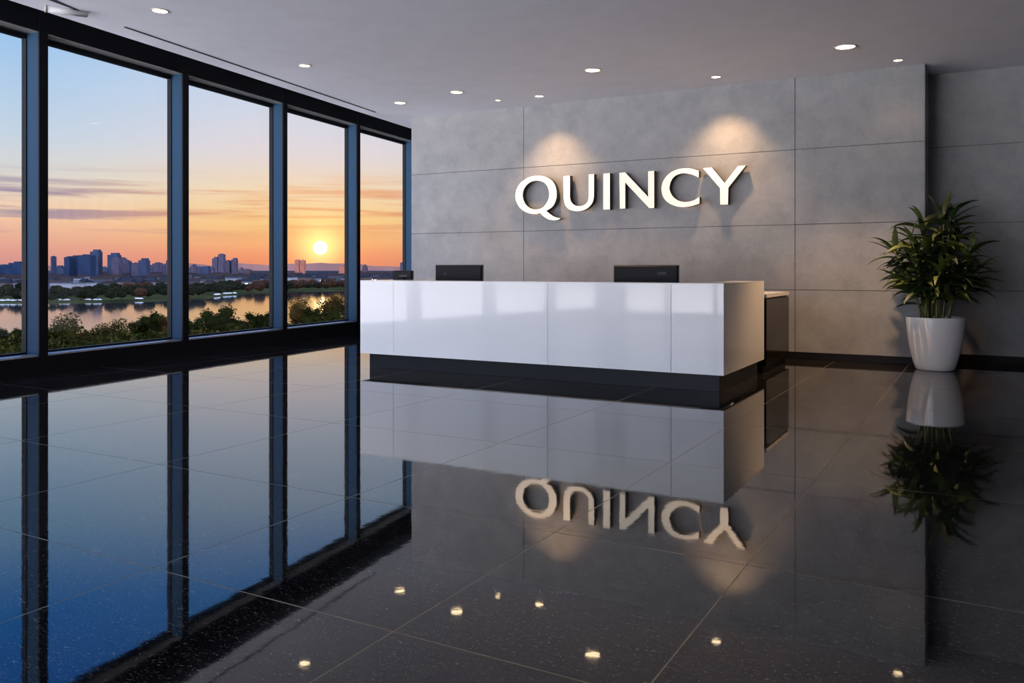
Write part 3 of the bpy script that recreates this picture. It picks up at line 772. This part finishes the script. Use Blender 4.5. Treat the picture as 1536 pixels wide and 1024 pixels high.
# (px centre, top y, width px, depth, kind, label)
NTS = [
 (-14,497,40,95,0,'dark tree at the left edge below the window frame'), (12,500,34,88,2,'dark rounded tree left in the first window'), (35,494,30,98,0,'dark tree beside the first mullion, on its left'),
 (100,484,48,104,1,'twiggy olive bush tree at the left of the second window'), (84,500,34,84,2,'low dark tree in the lower left corner of the second window'), (132,503,34,90,3,'small russet shrub in front of the twiggy tree, second window'),
 (152,496,36,108,1,'olive tree left of the middle of the second window'), (178,490,40,110,1,'low olive tree in the middle of the second window'), (210,482,36,112,0,'green tree right of the middle of the second window'),
 (232,472,42,112,0,'tallest green tree in the second window'), (252,480,28,100,3,'golden brown tree beside the second mullion'), (198,508,50,86,2,'dark low tree at the sill of the second window'),
 (290,483,32,100,2,'green tree at the left of the third window'), (326,470,52,108,2,'dark dome shaped tree in the third window'), (362,480,34,110,0,'small dark tree right of the dome shaped tree'),
 (393,470,44,112,0,'green tree beside the third mullion'), (345,492,56,86,2,'low dark tree at the sill of the third window'),
 (446,454,40,118,3,'spiky russet tree at the left of the fourth window'), (470,466,30,112,2,'low dark tree in the middle of the fourth window'), (496,450,42,120,3,'open russet tree below the sun path'), (519,453,28,118,1,'olive tree at the right of the fourth window'), (480,478,70,92,2,'low dark tree at the sill of the fourth window'),
]
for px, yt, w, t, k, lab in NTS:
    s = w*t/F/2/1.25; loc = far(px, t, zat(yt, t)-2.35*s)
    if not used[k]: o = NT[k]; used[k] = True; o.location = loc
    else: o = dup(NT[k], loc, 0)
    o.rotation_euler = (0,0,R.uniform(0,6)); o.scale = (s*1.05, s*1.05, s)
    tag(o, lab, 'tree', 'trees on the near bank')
# wooded undergrowth filling the slope between the trees
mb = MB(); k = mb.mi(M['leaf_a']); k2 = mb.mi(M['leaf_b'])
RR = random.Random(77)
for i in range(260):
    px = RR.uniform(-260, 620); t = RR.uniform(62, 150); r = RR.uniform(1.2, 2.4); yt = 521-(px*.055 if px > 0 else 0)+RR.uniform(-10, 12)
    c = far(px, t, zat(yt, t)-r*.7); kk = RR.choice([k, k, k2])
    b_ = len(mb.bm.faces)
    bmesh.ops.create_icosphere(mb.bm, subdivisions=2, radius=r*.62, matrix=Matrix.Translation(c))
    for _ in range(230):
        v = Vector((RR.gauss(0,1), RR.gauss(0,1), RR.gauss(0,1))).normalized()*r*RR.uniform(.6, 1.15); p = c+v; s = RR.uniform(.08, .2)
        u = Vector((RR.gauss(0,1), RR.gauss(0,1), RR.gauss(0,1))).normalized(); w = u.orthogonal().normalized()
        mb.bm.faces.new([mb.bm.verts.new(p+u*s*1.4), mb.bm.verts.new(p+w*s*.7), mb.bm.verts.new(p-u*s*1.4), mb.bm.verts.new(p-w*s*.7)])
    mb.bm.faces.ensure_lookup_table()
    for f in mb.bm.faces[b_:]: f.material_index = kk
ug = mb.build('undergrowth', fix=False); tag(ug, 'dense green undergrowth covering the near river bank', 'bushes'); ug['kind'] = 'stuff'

# ------------------------------------------------------------------ sky
def lin(c): return tuple(((x/255)/12.92 if x/255 <= .04045 else ((x/255+.055)/1.055)**2.4) for x in c)
W = bpy.data.worlds.new('sunset_sky'); SC.world = W; W.use_nodes = True; t = W.node_tree; t.nodes.clear()
out = node(t, 'ShaderNodeOutputWorld'); bg = node(t, 'ShaderNodeBackground'); t.links.new(bg.outputs[0], out.inputs[0])
tc = node(t, 'ShaderNodeTexCoord'); sep = node(t, 'ShaderNodeSeparateXYZ'); t.links.new(tc.outputs['Generated'], sep.inputs[0])
EK = 8.2; GK = 15.5  # boosts of the unseen sky and ground, added as fill light
SUN = Vector((far(480.5, 1).x, far(480.5, 1).y, (HY-371.5)/F)).normalized()
def math_(op, a, b=None, c=None):
    n = node(t, 'ShaderNodeMath', operation=op)
    for i, v in enumerate((a, b, c)):
        if v is None: continue
        if isinstance(v, (int, float)): n.inputs[i].default_value = v
        else: t.links.new(v, n.inputs[i])
    return n.outputs[0]
def ramp(fac_, stops):
    r = node(t, 'ShaderNodeValToRGB'); e = r.color_ramp.elements
    while len(e) < len(stops): e.new(.5)
    for i, (p, c) in enumerate(stops): e[i].position = p; e[i].color = (*lin(c), 1)
    t.links.new(fac_, r.inputs[0]); return r.outputs[0]
def mix(f, a, b, bt='MIX'):
    n = node(t, 'ShaderNodeMix', data_type='RGBA', blend_type=bt)
    for i, v in ((0, f), (6, a), (7, b)):
        if isinstance(v, (int, float)): n.inputs[i].default_value = v
        elif isinstance(v, tuple): n.inputs[i].default_value = (*v, 1)
        else: t.links.new(v, n.inputs[i])
    return n.outputs[2]
el = math_('DEGREES', math_('ARCSINE', sep.outputs[2])) if False else math_('MULTIPLY', math_('ARCSINE', sep.outputs[2]), 57.29578)
ef = math_('DIVIDE', el, 90.0)
def E(d): return d/90
away = ramp(ef, [(0,(214,148,144)),(E(.9),(229,160,146)),(E(1.9),(240,180,154)),(E(3.0),(249,202,168)),(E(4.3),(242,216,192)),(E(5.6),(224,220,214)),(E(8),(200,216,232)),(E(11),(180,208,238)),(E(15),(146,196,240)),(E(19.5),(60,150,250)),(E(30),(30,120,250))])
near = ramp(ef, [(0,(238,142,104)),(E(.9),(250,158,112)),(E(1.9),(254,188,124)),(E(3.2),(253,208,140)),(E(5.0),(249,220,182)),(E(7.5),(232,220,222)),(E(10.5),(212,218,234)),(E(15),(190,212,240)),(E(20),(100,170,250)),(E(30),(36,124,250))])
vm = node(t, 'ShaderNodeVectorMath', operation='DOT_PRODUCT'); t.links.new(tc.outputs['Generated'], vm.inputs[0]); vm.inputs[1].default_value = SUN
# horizontal angle to the sun
sh = Vector((SUN.x, SUN.y, 0)).normalized()
hd = node(t, 'ShaderNodeVectorMath', operation='DOT_PRODUCT'); t.links.new(tc.outputs['Generated'], hd.inputs[0]); hd.inputs[1].default_value = sh
hl = math_('SQRT', math_('MAXIMUM', math_('SUBTRACT', 1.0, math_('MULTIPLY', sep.outputs[2], sep.outputs[2])), .0001))
az = math_('MULTIPLY', math_('ARCCOSINE', math_('MINIMUM', math_('MAXIMUM', math_('DIVIDE', hd.outputs['Value'], hl), -1.0), 1.0)), 57.29578)
azn = node(t, 'ShaderNodeMapRange', interpolation_type='SMOOTHSTEP'); t.links.new(az, azn.inputs[0]); azn.inputs[1].default_value = 2; azn.inputs[2].default_value = 19; azn.inputs[3].default_value = 1; azn.inputs[4].default_value = 0
sky = mix(azn.outputs[0], away, near)
# cooler far from the sun, unseen and boosted to fill the room
azb = node(t, 'ShaderNodeMapRange', interpolation_type='SMOOTHSTEP'); t.links.new(az, azb.inputs[0]); azb.inputs[1].default_value = 30; azb.inputs[2].default_value = 150; azb.inputs[3].default_value = 0; azb.inputs[4].default_value = 1
east = ramp(ef, [(0,(205,200,212)),(E(6),(205,205,218)),(E(15),(185,200,222)),(E(40),(120,150,200))])
east = mix(1.0, east, (EK,EK,EK), 'MULTIPLY')
sky = mix(azb.outputs[0], sky, east)
low = node(t, 'ShaderNodeMapRange', interpolation_type='SMOOTHSTEP'); t.links.new(el, low.inputs[0]); low.inputs[1].default_value = -.3; low.inputs[2].default_value = -2.5; low.inputs[3].default_value = 0; low.inputs[4].default_value = 1
sky = mix(low.outputs[0], sky, mix(azb.outputs[0], (.10,.09,.09), (GK, GK*.96, GK*1.0)))  # unseen ground given a strong added glow to light the ceiling
# streaks of cloud
mp = node(t, 'ShaderNodeMapping'); mp.inputs['Scale'].default_value = (2.2, 2.2, 42); mp.inputs['Rotation'].default_value = (.012, -.02, 0)
t.links.new(tc.outputs['Generated'], mp.inputs[0])
cn = node(t, 'ShaderNodeTexNoise'); cn.inputs['Scale'].default_value = 2.2; cn.inputs['Detail'].default_value = 7; cn.inputs['Roughness'].default_value = .55; cn.inputs['Distortion'].default_value = .35
t.links.new(mp.outputs[0], cn.inputs['Vector'])
cm = node(t, 'ShaderNodeMapRange', interpolation_type='SMOOTHSTEP'); t.links.new(cn.outputs[0], cm.inputs[0]); cm.inputs[1].default_value = .44; cm.inputs[2].default_value = .64
band = node(t, 'ShaderNodeMapRange', interpolation_type='SMOOTHSTEP'); t.links.new(math_('ABSOLUTE', math_('SUBTRACT', el, 3.9)), band.inputs[0]); band.inputs[1].default_value = .6; band.inputs[2].default_value = 2.8; band.inputs[3].default_value = 1; band.inputs[4].default_value = 0
cf = math_('MULTIPLY', math_('MULTIPLY', cm.outputs[0], band.outputs[0]), .85)
ccol = mix(azn.outputs[0], lin((150,138,165)), lin((240,160,110)))
sky = mix(cf, sky, ccol)
# glow and disc of the sun
ang = math_('MULTIPLY', math_('ARCCOSINE', math_('MINIMUM', vm.outputs['Value'], 1.0)), 57.29578)
gl1 = math_('MULTIPLY', math_('EXPONENT', math_('MULTIPLY', math_('MULTIPLY', ang, ang), -.55)), .75)
gl2 = math_('MULTIPLY', math_('EXPONENT', math_('MULTIPLY', ang, -.5)), .22)
sky = mix(gl2, sky, (1.0,.62,.16), 'ADD'); sky = mix(gl1, sky, (1.0,.78,.22), 'ADD')
disc = node(t, 'ShaderNodeMapRange', interpolation_type='SMOOTHSTEP'); t.links.new(ang, disc.inputs[0]); disc.inputs[1].default_value = .34; disc.inputs[2].default_value = .46; disc.inputs[3].default_value = 1; disc.inputs[4].default_value = 0
sky = mix(disc.outputs[0], sky, (90,66,30))
t.links.new(sky, bg.inputs[0]); bg.inputs[1].default_value = 1.0

# ------------------------------------------------------------------ camera
cam = bpy.data.cameras.new('camera'); co_ = bpy.data.objects.new('camera', cam); C.objects.link(co_)
co_.location = (0,0,H); co_.rotation_euler = (PI/2, 0, YAW)
cam.sensor_width = 36; cam.lens = F/1536*36; cam.shift_y = -(512-HY)/1536; cam.clip_end = 12000; cam.clip_start = .05
SC.camera = co_
SC.view_settings.view_transform = 'Standard'; SC.view_settings.look = 'None'; SC.view_settings.gamma = 1; SC.view_settings.use_curve_mapping = False
SC.view_settings.exposure = 0.0
SC.cycles.use_denoising = True
SC.cycles.max_bounces = 10; SC.cycles.diffuse_bounces = 5; SC.cycles.glossy_bounces = 6; SC.cycles.transparent_max_bounces = 16
SC.cycles.sample_clamp_indirect = 6
